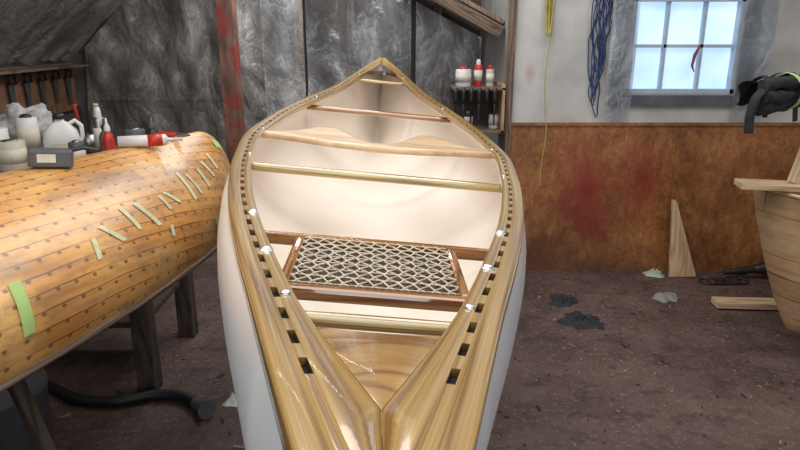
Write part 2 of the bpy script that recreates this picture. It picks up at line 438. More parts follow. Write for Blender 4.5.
def uvh(P,mode=0):
    ln=[]
    for r in P:
        if mode: ln.append([p.z for p in r]);continue
        a=[0]
        for j in range(1,len(r)): a.append(a[-1]+(r[j]-r[j-1]).length)
        m=a[len(r)//2];ln.append([x-m for x in a])
    return lambda i,j:(P[i][0].y,ln[i][j])
mb=MB()
Po=hullgrid(B,lambda y:ZG(y)-.003,ZK,st,24,.052,ya,yb,.0205,2.5)
Pi=hullgrid(B,lambda y:ZG(y)-.003,lambda y:min(ZK(y)+.006,ZG(y)-.004),st,24,.052,ya,yb,.0250,2.5)
mb.grid(Po,0,uv=uvh(Po));mb.grid(Pi,1,uv=uvh(Pi),flip=True)
for k in(0,-1):
    mb.grid([[a[k] for a in Po],[a[k] for a in Pi]],0)
mb.obj('hull',[M_hout,M_hin],canoe,fixn=False,label='white outer skin with cream lining')
def deck(yA,yB_,name,mat,curve):
    mb=MB();n=30;P=[];Q=[]
    for i in range(n):
        y=yA+(yB_-yA)*i/(n-1)
        p=pt(y,lambda q:GT(q)-.0008,1,0);hw=max(p.x,.0003)
        r=[];q=[]
        for j in range(-8,9):
            k=j/8
            yy=p.y+curve*(1-k*k)*(1-i/(n-1))
            z=ZG(yy)+.0008+.0025*(1-k*k)*min(1,hw/.03)
            r.append(Vector((k*hw,yy,z)));q.append(Vector((k*hw,yy,z-.020)))
        P.append(r);Q.append(q)
    uvf=lambda i,j:(P[i][j].x*1.0,P[i][j].y*1.2+.5+2.2*P[i][j].x**2)
    mb.grid(P,0,uv=uvf);mb.grid(Q,0,flip=True)
    mb.grid([P[0],Q[0]],0,smooth=False);mb.grid([P[-1],Q[-1]],0,smooth=False)
    mb.grid([[r[0] for r in P],[r[0] for r in Q]],0);mb.grid([[r[-1] for r in P],[r[-1] for r in Q]],0)
    return mb.obj(name,mat,canoe)
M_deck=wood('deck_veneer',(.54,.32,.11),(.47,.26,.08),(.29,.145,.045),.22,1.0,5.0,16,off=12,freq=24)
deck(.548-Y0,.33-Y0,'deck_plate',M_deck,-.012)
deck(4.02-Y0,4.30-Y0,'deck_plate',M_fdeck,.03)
def inner(y):
    return pt(y,lambda q:GT(q)-.004,1,0).x
def iwc(y): return (OW+SG+GT(y))/2
def bolts(y,r=.0055):
    hw=B(y)-iwc(y)
    for sd in(-1,1):
        m_=MB().lathe([(0,.003),(r*.6,.0027),(r*.95,.0018),(r*1.1,0),(r*1.1,-.0015),(0,-.0015)],16,M=T(sd*hw,y,ZG(y)+.0012))
        m_.obj('bolt',M_chrome,canoe)
def thwart(y,rw,rh,z,mat,name='thwart',n=30,lab=None,ext=.01):
    hw=inner(y)+ext
    P=[]
    for i in range(n):
        k=-1+2*i/(n-1);w=rw*(1+.25*(1-k*k))
        P.append([Vector((k*hw,y+w*math.cos(q),ZG(y)+z+rh*math.copysign(abs(math.sin(q))**.8,math.sin(q)))) for q in [2*math.pi*j/16 for j in range(16)]])
    mb=MB().grid(P,0,False,True,lambda i,j:(i/n*hw*2,j/16*.1+y))
    for q in(0,n-1): mb.add(P[q],[list(range(16))],0,None,False)
    mb.obj(name,mat,canoe,label=lab);bolts(y)
thwart(1.745-Y0,.017,.012,-.034,M_thw)
thwart(.665-Y0,.010,.008,-.028,M_thw,'carry_handle')
thwart(3.90-Y0,.015,.010,-.034,M_thw,'carry_handle')
thwart(3.12-Y0,.026,.013,-.050,M_seatf,'thwart',lab='flat reddish brown wooden crosspiece',ext=.045)
def yoke(y):
    hw=inner(y)+.008;n=90
    ctl=pchip([0,.10,.20,.30,.40,.52,.66,.82,1.0],[-.045,-.03,.03,.11,.155,.155,.10,.045,.022])
    ctn=pchip([0,.15,.3,.45,.62,.8,1.0],[-.11,-.11,-.105,-.09,-.065,-.04,-.022])
    P=[]
    for i in range(n):
        k=-1+2*i/(n-1);a=abs(k);f=ctl(a);ne=ctn(a);z=ZG(y)-.018
        t=.012;r=[]
        G=math.exp(-((a-.46)/.22)**2)
        for j in range(9):
            s=j/8; yy=ne+(f-ne)*s; lift=.016*G*s*s-.003*G*math.sin(math.pi*s)
            r.append(Vector((k*hw,y+yy,z+t+lift-(.004 if j in(0,8) else 0))))
        for j in range(9):
            s=1-j/8; yy=ne+(f-ne)*s
            r.append(Vector((k*hw,y+yy,z-t+.014*G*s*s+(.004 if j in(0,8) else 0))))
        P.append(r)
    mb=MB().grid(P,0,False,True,lambda i,j:(P[i][j].x,P[i][j].y))
    for q in(0,n-1): mb.add(P[q],[list(range(18))],0,None,False)
    mb.obj('carrying_yoke',M_yoke,canoe,label='pale contoured ash portage yoke');bolts(y)
yoke(2.24-Y0)
def seat(yc,dy,hwv,drop,cx,cy):
    root=bpy.data.objects.new('seat',None);COL.objects.link(root);root.parent=canoe
    root['label']='dark wood seat frame laced with pale rawhide'
    zc=ZG(yc)-drop
    root.location=(0,yc,zc)
    fr=MB();bw=.0115
    for k in(-1,1):
        y=k*(dy/2)
        hw=B(yc+y)-.002
        fr.box((0,y,0),(2*hw,bw*2,.021),off=k)
    for k in(-1,1):
        fr.box((k*(hwv+bw*.8),0,0),(.018,dy-.020,.019),off=k*2)
    fr.obj('seat_frame',M_seatf,root,bevel=.006)
    for k in(-1,1):
        for sd in(-1,1):
            hw=B(yc+k*dy/2)-iwc(yc+k*dy/2)
            zt=ZG(yc+k*dy/2)-zc
            MB().lathe([(0,.0),(.0065,0),(.0065,zt-.010-.02),(0,zt-.010-.02)],12,M=T(sd*hw,k*dy/2,.010)).obj('seat_hanger',M_seatf,root)
            bx=MB().lathe([(0,.004),(.005,.0035),(.0075,.0015),(.008,0),(.0100,0),(.0100,-.0015),(0,-.0015)],16,M=T(sd*hw,yc+k*dy/2,ZG(yc+k*dy/2)+.0014))
            bx.obj('bolt',M_chrome,canoe)
    W=hwv+.001;H=dy/2-bw+.001
    def clip(x0,s):
        a=(x0-s*H*cx/cy,-H);b=(x0+s*H*cx/cy,H)
        dx=b[0]-a[0];lo,hi=0,1
        for X in(-W,W):
            q=(X-a[0])/dx
            if (X<0)==(dx>0): lo=max(lo,q)
            else: hi=min(hi,q)
        if hi-lo<.03:return None
        return lo,hi,a,b
    for mat,zz,shift,rad,nm in((M_lace,.0095,0,.0017,'rawhide_lacing'),(M_gapshade,-.007,.5,.0034,'gap_shade_strands')):  # second layer is added below the lacing as painted shade
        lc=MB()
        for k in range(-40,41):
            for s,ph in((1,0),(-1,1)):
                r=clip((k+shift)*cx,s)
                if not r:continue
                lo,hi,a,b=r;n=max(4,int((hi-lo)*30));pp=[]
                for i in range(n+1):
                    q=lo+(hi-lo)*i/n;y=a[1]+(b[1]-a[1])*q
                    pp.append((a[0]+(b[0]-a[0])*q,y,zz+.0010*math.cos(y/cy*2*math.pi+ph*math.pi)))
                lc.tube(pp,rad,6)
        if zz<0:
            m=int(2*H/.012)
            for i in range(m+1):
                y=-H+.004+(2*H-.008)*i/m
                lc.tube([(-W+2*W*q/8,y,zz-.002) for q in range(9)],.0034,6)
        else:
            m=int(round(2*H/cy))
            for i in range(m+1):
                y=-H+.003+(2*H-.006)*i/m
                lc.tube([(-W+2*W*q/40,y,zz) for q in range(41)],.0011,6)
        lc.obj(nm,mat,root,label=None if zz>0 else 'added brown strands painting shade into the seat gaps')
seat(.968-Y0,.235,.124,.050,.0225,.0325)

# ================================================================= generic wooden canoe hulls
def wood_canoe(root,HL,b0,D,zsg,mat,flip,stemr=.10,pw=2.3,uvmode=0,expend=1.5,pwk=2,pexp=.5,expmid=2.6,bul=.02):
    Bf=lambda y: b0*(1-min(1,abs(y/HL))**pw)+.010
    g=lambda y: (D+zsg*abs(y/HL)**2.4) if not flip else (0-zsg*abs(y/HL)**2.4)
    def kf(y):
        t=max(0,(abs(y/HL)-(1-stemr))/stemr);f=max(0,1-min(1,t)**pwk)**pexp
        kk=0 if not flip else D
        return g(y)+(kk-g(y))*(.03+.97*f)
    ys=[HL*math.sin(math.pi/2*(-1+2*i/139)) for i in range(140)]
    P=hullgrid(Bf,g,kf,ys,20,bul,-HL,HL,0,expmid,expend)
    Q=[[Vector((p.x*(1-.008/max(.03,abs(P[i][0].x))),p.y,p.z+(.008*(1-abs(j-20)/20))*(1 if not flip else -1))) for j,p in enumerate(r)] for i,r in enumerate(P)]
    mb=MB().grid(P,0,uv=uvh(P,uvmode));mb.grid(Q,0,uv=uvh(Q,uvmode),flip=True)
    for e in(0,-1): mb.grid([[a[e] for a in P],[a[e] for a in Q]],0)
    mb.obj('hull',mat,root,fixn=False)
    for e in(0,-1):
        MB().tube([a[e] for a in P],.011,8).obj('gunwale',M_oldwood if flip else M_pine,root)
    return P,ys
DIR=Vector((.305,.952,0));HL=2.3
tip=Vector((-.77,2.93,.955))
ctr=tip-DIR*HL
oc=empty('canoe',(ctr.x,ctr.y,.950),(0,0,-math.atan2(.305,.952)),
   'upside-down orange cedar-planked canoe patched with tape strips','canoe')
P,ysl=wood_canoe(oc,HL,.39,.365,.02,M_plank,True,stemr=.12,pw=3.8,expend=1.9)
def patch(P,ys,y,wy,v0,v1,mat,skew=0,lab=None,name='tape_strip'):
    nv=20
    def samp(yy,v):
        i=min(max(bisect.bisect(ys,yy)-1,0),len(ys)-2);a=(yy-ys[i])/(ys[i+1]-ys[i])
        jf=nv+nv*(1-v);j=min(int(jf),2*nv-1);b=jf-j
        p=(P[i][j]*(1-b)+P[i][j+1]*b)*(1-a)+(P[i+1][j]*(1-b)+P[i+1][j+1]*b)*a
        du=P[i+1][j]-P[i][j];dv=P[i][j+1]-P[i][j];n=du.cross(dv).normalized()
        if n.dot(p-Vector((0,p.y,0.1)))<0:n=-n
        return p+n*.003
    G=[[samp(y+wy*(b-.5)+skew*a/8,v0+(v1-v0)*a/8) for b in (0,.5,1)] for a in range(9)]
    MB().grid(G,0).obj(name,mat,oc,label=lab,fixn=False)
random.seed(12)
for i in range(10):
    yy=1.16+i*.088+random.uniform(-.014,.014)
    patch(P,ysl,yy,.020+random.uniform(-.005,.004),.34+i*.010+random.uniform(-.03,.03),.48+i*.010+random.uniform(-.03,.04),M_tape,-.02+random.uniform(-.03,.03))
patch(P,ysl,1.04,.018,.32,.42,M_tape,0.02)
patch(P,ysl,1.38,.018,.25,.31,M_tape,0.01)
patch(P,ysl,.76,.034,.16,.38,M_tapeg,0.02,'bright green tape')
patch(P,ysl,2.10,.07,.62,.74,M_tapeg,0,'bright green tape')
patch(P,ysl,1.72,.03,.10,.20,M_tapeg,0,'bright green tape')

def sawhorse(loc,rot,h,w,label,mat=M_darkwood,lw=.045):
    r=empty('sawhorse',loc,(0,0,rot),label,'sawhorse','workshop sawhorses')
    MB().box((0,0,h-.045),(w,.07,.09)).obj('top_beam',mat,r,bevel=.004)
    for sx in(-1,1):
        for sy in(-1,1):
            p0=Vector((sx*(w/2-.07),sy*.03,h-.06));p1=Vector((sx*(w/2-.03),sy*.20,0))
            d=p1-p0;q=d.to_track_quat('Z','Y').to_matrix()
            mb=MB().box((p0+p1)/2,(lw,.035,d.length),R=q)
            for v in mb.v: v.z=max(v.z,0)
            mb.obj('leg',mat,r,bevel=.003)
        MB().box((sx*(w/2-.055),0,h*.42),(.02,.22,.06)).obj('brace',mat,r)
sawhorse((ctr.x+DIR.x*.85,ctr.y+DIR.y*.85,0),-.31,.935,.46,'old weathered lumber sawhorse under the planked canoe')
sawhorse((ctr.x-DIR.x*1.15,ctr.y-DIR.y*1.15,0),-.31,.935,.46,'old weathered lumber sawhorse under the planked canoe')
sawhorse((-.13,1.25,0),0,.975,.40,'lumber sawhorse carrying the white canoe')
sawhorse((-.17,3.2,0),0,.975,.40,'lumber sawhorse carrying the white canoe')

d3=Vector((.86,-.51,0)).normalized()
tip3=Vector((1.88,3.32,0));c3=tip3+d3*.92
tc=empty('canoe',(c3.x,c3.y,.16),(0,0,math.atan2(-d3.x,d3.y)),'unfinished pale planked canoe standing upright on blocks','canoe')
wood_canoe(tc,.92,.28,.76,.02,M_plank2,False,stemr=.30,pw=3.0,uvmode=1,expend=1.6,pwk=1.3,pexp=.9,expmid=2.0,bul=.0)
for s in(.3,-.3):
    q=c3+d3*s
    MB().box((q.x,q.y,.08),(.4,.12,.16),R=RZ(math.atan2(-d3.x,d3.y)).to_3x3()).obj('support_block',M_oldwood,bevel=.005,label='rough timber block under the pale planked canoe',cat='wood block',group='timber blocks under canoe')
def board(name,p0,p1,w,t,mat,label,cat,up=(0,0,1),bev=.003):
    p0=Vector(p0);p1=Vector(p1);d=(p1-p0);x=d.normalized();z=(Vector(up)-x*Vector(up).dot(x)).normalized();y=z.cross(x)
    Rm=Matrix((x,y,z)).transposed()
    return MB().box((p0+p1)/2,(d.length,w,t),R=Rm,off=random.random()*5).obj(name,mat,bevel=bev,label=label,cat=cat)
board('pine_board',(1.74,3.22,.967),(2.9,2.98,.967),.14,.03,M_pine,'pale pine board lying across the upright canoe','board')
board('pine_board',(2.05,3.86,.03),(2.95,3.80,.03),.11,.04,M_pine,'short pale pine board on the floor by the blocks','board')
board('pine_board',(1.99,3.17,.984),(2.09,3.20,1.36),.055,.022,M_pine,'narrow pine board leaning upright against the rack arm','board',up=(0,-1,0))

# ================================================================= room
def struct(mb,name,mat,**k): return mb.obj(name,mat,kind='structure',**k)
struct(MB().box((.3,1.9,-.05),(7.0,9.2,.1)),'floor',M_floor)
struct(MB().box((-1.05,6.3,1.5),(3.9,.1,3.4)),'wall_back',M_dwall)
struct(MB().box((-2.98,1.9,.75),(.1,9.0,1.6)),'wall_left',M_dwall)
struct(MB().box((3.75,1.9,1.5),(.1,9.0,3.4)),'wall_right',M_wwall)
struct(MB().box((.35,-2.65,1.5),(6.9,.1,3.4)),'wall_front',M_dwall)
struct(MB().box((.80,5.42,1.5),(.1,1.70,3.4)),'wall_return',M_gwall)
for i,(x,h) in enumerate(((-2.35,2.0),(-1.8,2.55),(-.45,3.1),(.35,3.1))):
    struct(MB().box((x,6.20,h/2),(.07,.09,h)),'trim_%d'%(i+5),M_oldwood)
struct(MB().box((-1.1,6.20,1.15),(3.6,.06,.07)),'trim_9',M_oldwood)
WY=4.60
wx0,wx1,wz0,wz1=1.57,2.33,1.31,1.95
mb=MB()
mb.box(((.75+wx0)/2,WY,2.15),(wx0-.75,.10,2.1));mb.box(((wx1+3.75)/2,WY,2.15),(3.75-wx1,.10,2.1))
mb.box(((wx0+wx1)/2,WY,(1.1+wz0)/2),(wx1-wx0,.10,wz0-1.1));mb.box(((wx0+wx1)/2,WY,(wz1+3.2)/2),(wx1-wx0,.10,3.2-wz1))
struct(mb,'wall_window_side',M_wwall)
mb=MB();mb.box((1.358,WY-.01,.55),(1.216,.12,1.12));mb.box((2.860,WY-.01,.55),(1.784,.12,1.12));mb.box((2.0,WY+.01,.55),(2.4,.1,1.1))
struct(mb,'wall_lower',M_osb)
struct(MB().box((2.25,WY-.055,1.10),(3.0,.06,.018)),'trim_1',M_osb)
struct(MB().box((.765,WY-.03,1.6),(.035,.12,3.2)),'trim_2',M_oldwood)
mb=MB();fw=.03
mb.box(((wx0+wx1)/2,WY-.02,wz0+fw/2),(wx1-wx0,.07,fw));mb.box(((wx0+wx1)/2,WY-.02,wz1-fw/2),(wx1-wx0,.07,fw))
mb.box((wx0+fw/2,WY-.02,(wz0+wz1)/2),(fw,.07,wz1-wz0));mb.box((wx1-fw/2,WY-.02,(wz0+wz1)/2),(fw,.07,wz1-wz0))
for k in(1,2): mb.box((wx0+(wx1-wx0)*k/3,WY-.01,(wz0+wz1)/2),(.020,.04,wz1-wz0))
mb.box(((wx0+wx1)/2,WY-.01,(wz0+wz1)/2),(wx1-wx0,.04,.022))
w=struct(mb,'window_1',plain('white_window_paint',(.48,.57,.68),.6,var=.1))
MB().box(((wx0+wx1)/2,WY+.015,(wz0+wz1)/2),(wx1-wx0,.008,wz1-wz0)).obj('window_pane',M_glass,w)
M_case=plain('grey_casing',(.14,.15,.175),.5,var=.25,sc=5)
mb=MB()
mb.box((wx0-.06,WY-.065,1.64),(.10,.03,.80));mb.box((wx1+.06,WY-.065,1.64),(.10,.03,.80));mb.box(((wx0+wx1)/2,WY-.065,wz0-.045),(wx1-wx0+.22,.04,.07));mb.box(((wx0+wx1)/2,WY-.065,wz1+.05),(wx1-wx0+.22,.03,.10))
struct(mb,'trim_3',M_case)
def slope(x):
    return 1.52+(x+3.0)*(1.03/1.1) if x<-1.9 else min(3.15,2.55+(x+1.9)*.6)
def ceil_mb():
    mb=MB()
    pr=[(-3.0,1.52),(-1.9,2.55),(-.9,3.15),(3.8,3.15)]
    y0,y1=-2.7,6.35
    vs=[]
    for x,z in pr: vs+=[(x,y0,z),(x,y1,z),(x,y0,z+.06),(x,y1,z+.06)]
    fs=[]
    for i in range(3):
        a=i*4;b=a+4
        fs+=[[a,b,b+1,a+1],[a+2,a+3,b+3,b+2],[a,a+2,b+2,b],[a+1,b+1,b+3,a+3]]
    mb.add(vs,fs,0,None,False);return mb
struct(ceil_mb(),'ceiling',M_ceil)
board('rafter',(-2.90,5.0,1.54),(-1.9,5.0,2.48),.05,.08,M_darkwood,'dark sloping roof rafter','rafter',up=(-.7,0,.7))['group']='roof rafters'
MB().box((-1.30,5.05,1.43),(.13,.12,2.86)).obj('post',M_post,bevel=.006,label='rough brown post splashed with red paint',cat='post')
MB().box((-.92,6.12,1.45),(.09,.09,2.9)).obj('post',M_oldwood,bevel=.006,label='thin dark timber post behind plastic sheeting',cat='post')
M_sof=wood('brown_soffit_boards',(.40,.27,.21),(.33,.21,.16),(.22,.13,.10),.75,0,1.5,9,off=25)
o_=board('x',(-.05,5.45,2.20),(.745,5.45,1.79),1.3,.03,M_sof,None,None);o_.name='trim_4';o_['kind']='structure'
board('timber_brace',(-.06,4.77,2.13),(.72,4.77,1.72),.06,.085,M_oldwood,'thin brown diagonal timber brace below the roof','timber brace')
def folds(U,z,seed,amp):
    h=noise.noise(Vector((U*3.4+seed,z*.9,seed)))*amp*1.1
    h+=.16*amp*math.sin(U*14+z*1.6*math.sin(seed)+3.6*noise.noise(Vector((U*2,z*1.3,seed+2))))
    h+=noise.noise(Vector((U*6+z*2.2+seed,z*2.6-U*1.8,seed+4)))*amp*.36
    for k,(a,f) in enumerate(((.3,6),(1.0,7),(2.5,6))):
        q=(U*math.cos(a)+z*math.sin(a))*f+1.6*noise.noise(Vector((U*1.7,z*1.7,seed+k*3)))
        h+=amp*.10*(1-2*abs((q%2)-1))*max(0,noise.noise(Vector((U*2.1,z*1.9,seed+20+k)))+.25)
    return h
def sheet(name,p0,p1,z0,z1,mat,label,amp=.05,nx=90,nz=80,seed=0,top=None):
    p0=Vector(p0);p1=Vector(p1);d=p1-p0;n=Vector((-d.y,d.x)).normalized()
    P=[]
    for i in range(nx):
        r=[]
        u=i/(nx-1);q=p0+d*u
        zt=min(z1,slope(q.x)-.04)
        if top: zt=min(zt,top(q.x))
        for j in range(nz):
            z=z0+(zt-z0)*j/(nz-1)
            h=folds(u*d.length,z,seed,amp)
            r.append(Vector((q.x+n.x*h,q.y+n.y*h,z)))
        P.append(r)
    return MB().grid(P,0).obj(name,mat,label=label,cat='plastic sheet',fixn=False)
sheet('plastic_sheet',(-2.88,5.98),(-1.22,5.88),.0,3.0,M_plas,'crumpled clear plastic sheet hung over the wall',.12,nx=130,nz=110,seed=1)
sheet('plastic_sheet',(-1.20,5.80),(-.84,5.80),.0,2.85,M_plas3,'narrow cloudy plastic sheet beside the post',.04,nx=30,seed=3)
sheet('plastic_sheet',(-.84,5.95),(.10,5.93),.0,3.0,M_plas2,'dark wrinkled plastic sheet hung from the ceiling',.11,seed=5)
sheet('plastic_sheet',(.14,5.9),(.72,5.9),.0,2.9,M_plas3,'clear wrinkled plastic sheet beside the shelves',.06,nx=40,seed=8,top=lambda x:2.08-(x+.05)*.516)
Pm=[]
for i in range(70):
    u=i/69;x=-2.90+u*1.35
    r=[]
    for j in range(90):
        y=3.6+2.15*j/89
        h=abs(folds(y,u*2,33,.07))+.10
        r.append(Vector((x+h*.3,y,slope(x)-h)))
    Pm.append(r)
MB().grid(Pm,0).obj('plastic_sheet',M_plas,label='wrinkled plastic sheet stapled under the roof slope',cat='plastic sheet',fixn=False)
sheet('plastic_sheet',(1.42,4.50),(1.60,4.49),1.12,2.1,M_plas4,'dim plastic strip hanging beside the window',.02,nx=12,seed=11)
sheet('plastic_sheet',(2.30,4.50),(2.52,4.49),1.12,2.1,M_plas4,'dim plastic strip hanging beside the window',.02,nx=12,seed=14)

# ================================================================= shelf
sh=empty('shelf',(.56,4.72,1.20),(0,0,0),'small dark wooden wall shelf with drooping tools','shelf')
MB().box((0,0,.14),(.38,.30,.02)).obj('shelf_board',M_oldwood,sh,bevel=.002)
MB().box((0,0,-.16),(.38,.30,.02)).obj('shelf_board',M_oldwood,sh,bevel=.002)
MB().box((.17,0,0),(.02,.30,.34)).obj('shelf_side',M_pine,sh)
MB().box((0,.14,-.0),(.38,.015,.34)).obj('shelf_back',M_dwall,sh)
def can(name,loc,r,h,mat,matcap,label,cat,cap=.25):
    r_=empty(name,loc,(0,0,random.random()*3),label,cat)
    MB().lathe([(0,0),(r*.96,0),(r,.004),(r,h-.004),(r*.9,h),(0,h)],20).obj('container_body',mat,r_)
    MB().lathe([(r*.55,h),(r*.55,h+h*cap*.5),(r*.35,h+h*cap),(0,h+h*cap)],16).obj('cap',matcap,r_)
    MB().lathe([(r+.0008,h*.25),(r+.0012,h*.25),(r+.0012,h*.75),(r+.0008,h*.75)],20).obj('label_band',M_label if mat is not M_label else M_red,r_)
can('paint_can',(.45,4.66,1.351),.055,.12,M_white,M_red,'white paint can with red cap on shelf','can',.15)
can('spray_can',(.56,4.70,1.351),.03,.15,M_red,M_white,'red spray can on shelf','spray can')
can('glue_bottle',(.64,4.66,1.351),.028,.12,M_cream,M_red,'cream glue bottle with red cap on shelf','bottle')
can('jar',(.38,4.66,1.051),.035,.09,M_grey,M_steel,'small grey jar on shelf','jar',.1)
can('jar',(.68,4.68,1.051),.035,.10,M_white,M_black,'small white jar on shelf','jar',.1)
can('jar',(.50,4.70,1.051),.03,.11,M_black,M_steel,'small black jar on shelf','jar',.1)
for i in range(6):
    x=.39+i*.055
    r_=empty('screwdriver',(x,4.562,1.27),(0,0,0),'black-handled screwdriver hanging from shelf edge','screwdriver',None);r_['group']='hand tools hanging from the shelf'
    MB().lathe([(0,.08),(.015,.075),(.017,.04),(.012,.0),(.016,-.03),(0,-.03)],12).obj('handle',M_black,r_)
    MB().lathe([(.006,-.03),(.006,-.14-.02*(i%3)),(.0,-.145-.02*(i%3))],8).obj('shaft',M_steel if i%2 else M_black,r_)
# ================================================================= ropes
def rope_bundle(loc,mat,n,w,h,label,r=.006,wob=.0):
    mb=MB()
    for k in range(n):
        ww=w*random.uniform(.35,1);hh=h*random.uniform(.6 if wob else .8,1.05);dx=random.uniform(-.3,.3)*w;dy=random.uniform(-.03,.0)
        pts=[(dx+ww*.5*math.sin(a)+wob*noise.noise(Vector((math.cos(a)*3,k*3.3,0))),dy+.005*math.cos(3*a),-hh/2+hh/2*math.cos(a)+h*.0) for a in [2*math.pi*q/36 for q in range(36)]]
        mb.tube(pts,r,6,closed=True)
    return mb.obj('rope',mat,loc=loc,label=label,cat='rope')
rope_bundle((1.37,4.535,2.2),M_blue,8,.11,1.02,'tangle of dark blue cords hung on the wall',.0038,.05)
rope_bundle((1.0,4.535,2.08),M_yel,5,.045,.36,'small hank of yellow rope hung on the wall',.005)
mb=MB();mb.tube([(1.01+.012*math.sin(z*9),4.535-.004*math.sin(z*5)-(.045 if z>.8 else .0)-.02,1.95-z) for z in [i*.08 for i in range(17)]],.003,6)
mb.obj('cord',M_yel,label='thin yellow cord dangling down the wall',cat='cord')
mb=MB().tube([(2.05,4.54,1.64),(2.02,4.535,1.57),(2.01,4.535,1.50),(2.03,4.54,1.46)],[.006,.012,.009,.004],8)
mb.obj('window_ornament',plain('faded_red',(.32,.06,.07),.7),label='small red ornament hanging before the window',cat='ornament')

# ================================================================= black bundle draped on arm
ra=empty('storage_rack',(2.62,3.62,0),(0,0,0),'timber post with horizontal arm holding straps','rack')
MB().box((0,0,1.55),(.09,.09,3.1)).obj('post',M_oldwood,ra)
MB().box((-.40,-.21,1.395),(.92,.045,.045),R=RZ(math.atan2(.42,.80)).to_3x3()).obj('arm',M_oldwood,ra)
def spline(c,n):
    out=[]
    c=[Vector(p) for p in c]
    for i in range(len(c)-1):
        p0=c[max(i-1,0)];p1=c[i];p2=c[i+1];p3=c[min(i+2,len(c)-1)]
        for k in range(n):
            t=k/n
            out.append(.5*((2*p1)+(-p0+p2)*t+(2*p0-5*p1+4*p2-p3)*t*t+(-p0+3*p1-3*p2+p3)*t**3))
    out.append(c[-1]);return out
mb=MB()
ax0=Vector((1.66,3.10,1.0));adir=Vector((.80,.42,0)).normalized();anrm=Vector((.42,-.80,0)).normalized()
nu,nv_=80,40;Pf=[]
for i in range(nu):
    u=i/(nu-1);L0=u*.92
    hf=.085+.03*math.sin(u*9)+.03*noise.noise(Vector((u*9,0,3)));hb=.08
    r=[]
    for j in range(nv_):
        v=j/(nv_-1)
        if v<.42: q=1-v/.42;z=1.455-hf*q;d=.060+.012*q
        elif v>.58: q=(v-.58)/.42;z=1.455-hb*q;d=-.055
        else:
            q=(v-.42)/.16;z=1.455+.040*math.sin(math.pi*q);d=.060*math.cos(math.pi*q)
        f=.024*noise.noise(Vector((L0*16,v*3,1)))+.012*noise.noise(Vector((L0*38,v*5,4)))
        p=ax0+adir*L0+anrm*(d+f);p.z=z+.018*noise.noise(Vector((L0*9,v*2,8)))+.04*u
        r.append(p)
    Pf.append(r)
mb.grid(Pf,0)
for k in range(4):
    L0=.02+k*.21;b0=ax0+adir*L0+anrm*.085
    ll=.13+.04*math.sin(k*2.3)
    pts=[(b0.x-anrm.x*.09,b0.y-anrm.y*.09,1.49+.04*L0),(b0.x-anrm.x*.03,b0.y-anrm.y*.03,1.515+.04*L0),(b0.x,b0.y,1.46+.04*L0),(b0.x+.01*math.sin(k),b0.y,1.46-ll*.5),(b0.x+.02*math.sin(k*1.7),b0.y,1.46-ll)]
    mb.tube(spline(pts,8),.018,10,flat=.4)
for k,(z0,z1,rr_) in enumerate(((1.475,1.53,.030),(1.42,1.47,.034),(1.375,1.41,.028))):
    pts=[ax0+adir*(-.03+.98*q/8)+anrm*(.085+.01*math.sin(q*1.7+k)) for q in range(9)]
    pts=[(p.x,p.y,z0+(z1-z0)*q/8+.008*math.sin(q*2.1+k*2)) for q,p in enumerate(pts)]
    a=len(mb.v);mb.tube(spline(pts,6),rr_,12)
    for i in range(a,len(mb.v)):
        p=mb.v[i];mb.v[i]=p+Vector((noise.noise(p*24),noise.noise(p*24+Vector((5,0,0))),noise.noise(p*24+Vector((0,7,0)))))*.012
pe=ax0+adir*(-.02)+anrm*.085
mb.tube(spline([(pe.x,pe.y,1.455),(pe.x-.035,pe.y-.01,1.42),(pe.x-.05,pe.y-.01,1.34),(pe.x-.045,pe.y-.01,1.26)],10),.026,10,flat=.6)
bd=mb.obj('strap_bundle',M_black2,label='black padded straps bundled with green tape draped over arm',cat='straps',fixn=False)
pb=ax0+adir*.20+anrm*.040
ring=[]
for q in range(24):
    a=2*math.pi*q/24;c=pb+anrm*(.100*math.cos(a));ring.append([Vector((c.x,c.y,1.440+.090*math.sin(a)))+adir*t for t in(-.018,.018)])
MB().grid(ring,0,cu=True).obj('tape_band',M_tapeg,bd,label='bright green tape')

# ================================================================= floor objects
def rag(loc,r,h,mat,label,cat,name,seed,ex=1.0,fr=26):
    P=[];n=28;m=18
    for i in range(m):
        q=i/(m-1);row=[]
        for j in range(n):
            a=2*math.pi*j/n
            rr=r*q*(1+.6*noise.noise(Vector((math.cos(a)*1.8,math.sin(a)*1.8,seed))))
            z=h*(1-q**1.5)*(.3+1.6*abs(noise.noise(Vector((rr*math.cos(a)*fr,rr*math.sin(a)*fr,seed)))))+.002
            row.append((rr*math.cos(a)*ex,rr*math.sin(a),z))
        P.append(row)
    mb=MB().grid(P,0,False,True);return mb.obj(name,mat,loc=loc,rot=(0,0,seed),label=label,cat=cat)
rag((1.09,3.95,0),.09,.05,M_black2,'crumpled black rag on the floor','rag','rag',1.3,1.2)
rag((1.12,3.62,0),.10,.05,M_black2,'crumpled black cloth lying on the floor','rag','rag',2.9,1.3)
rag((1.80,4.02,0),.08,.03,plain('grey_paper',(.28,.26,.25),.8),'scrunched grey paper on the floor','paper','crumpled_paper',4.2,1.3)
rag((1.88,4.44,0),.07,.07,plain('pale_green_paper',(.42,.50,.36),.8),'crumpled pale green tape ball by the wall','tape scrap','tape_scrap',5.1)
mb=MB();Ph=[]
for i in range(26):
    ph=math.pi*i/25;row=[]
    for j in range(36):
        a=2*math.pi*j/36
        d=Vector((math.sin(ph)*math.cos(a),math.sin(ph)*math.sin(a),math.cos(ph)))
        rr=1+.35*noise.noise(d*2.2)+.22*noise.noise(d*5+Vector((3,0,0)))+.10*noise.noise(d*12)
        row.append(Vector((d.x*.17*rr,d.y*.10*rr,max(0,.11+d.z*.12*rr))))
    Ph.append(row)
mb.grid(Ph,0,False,True)
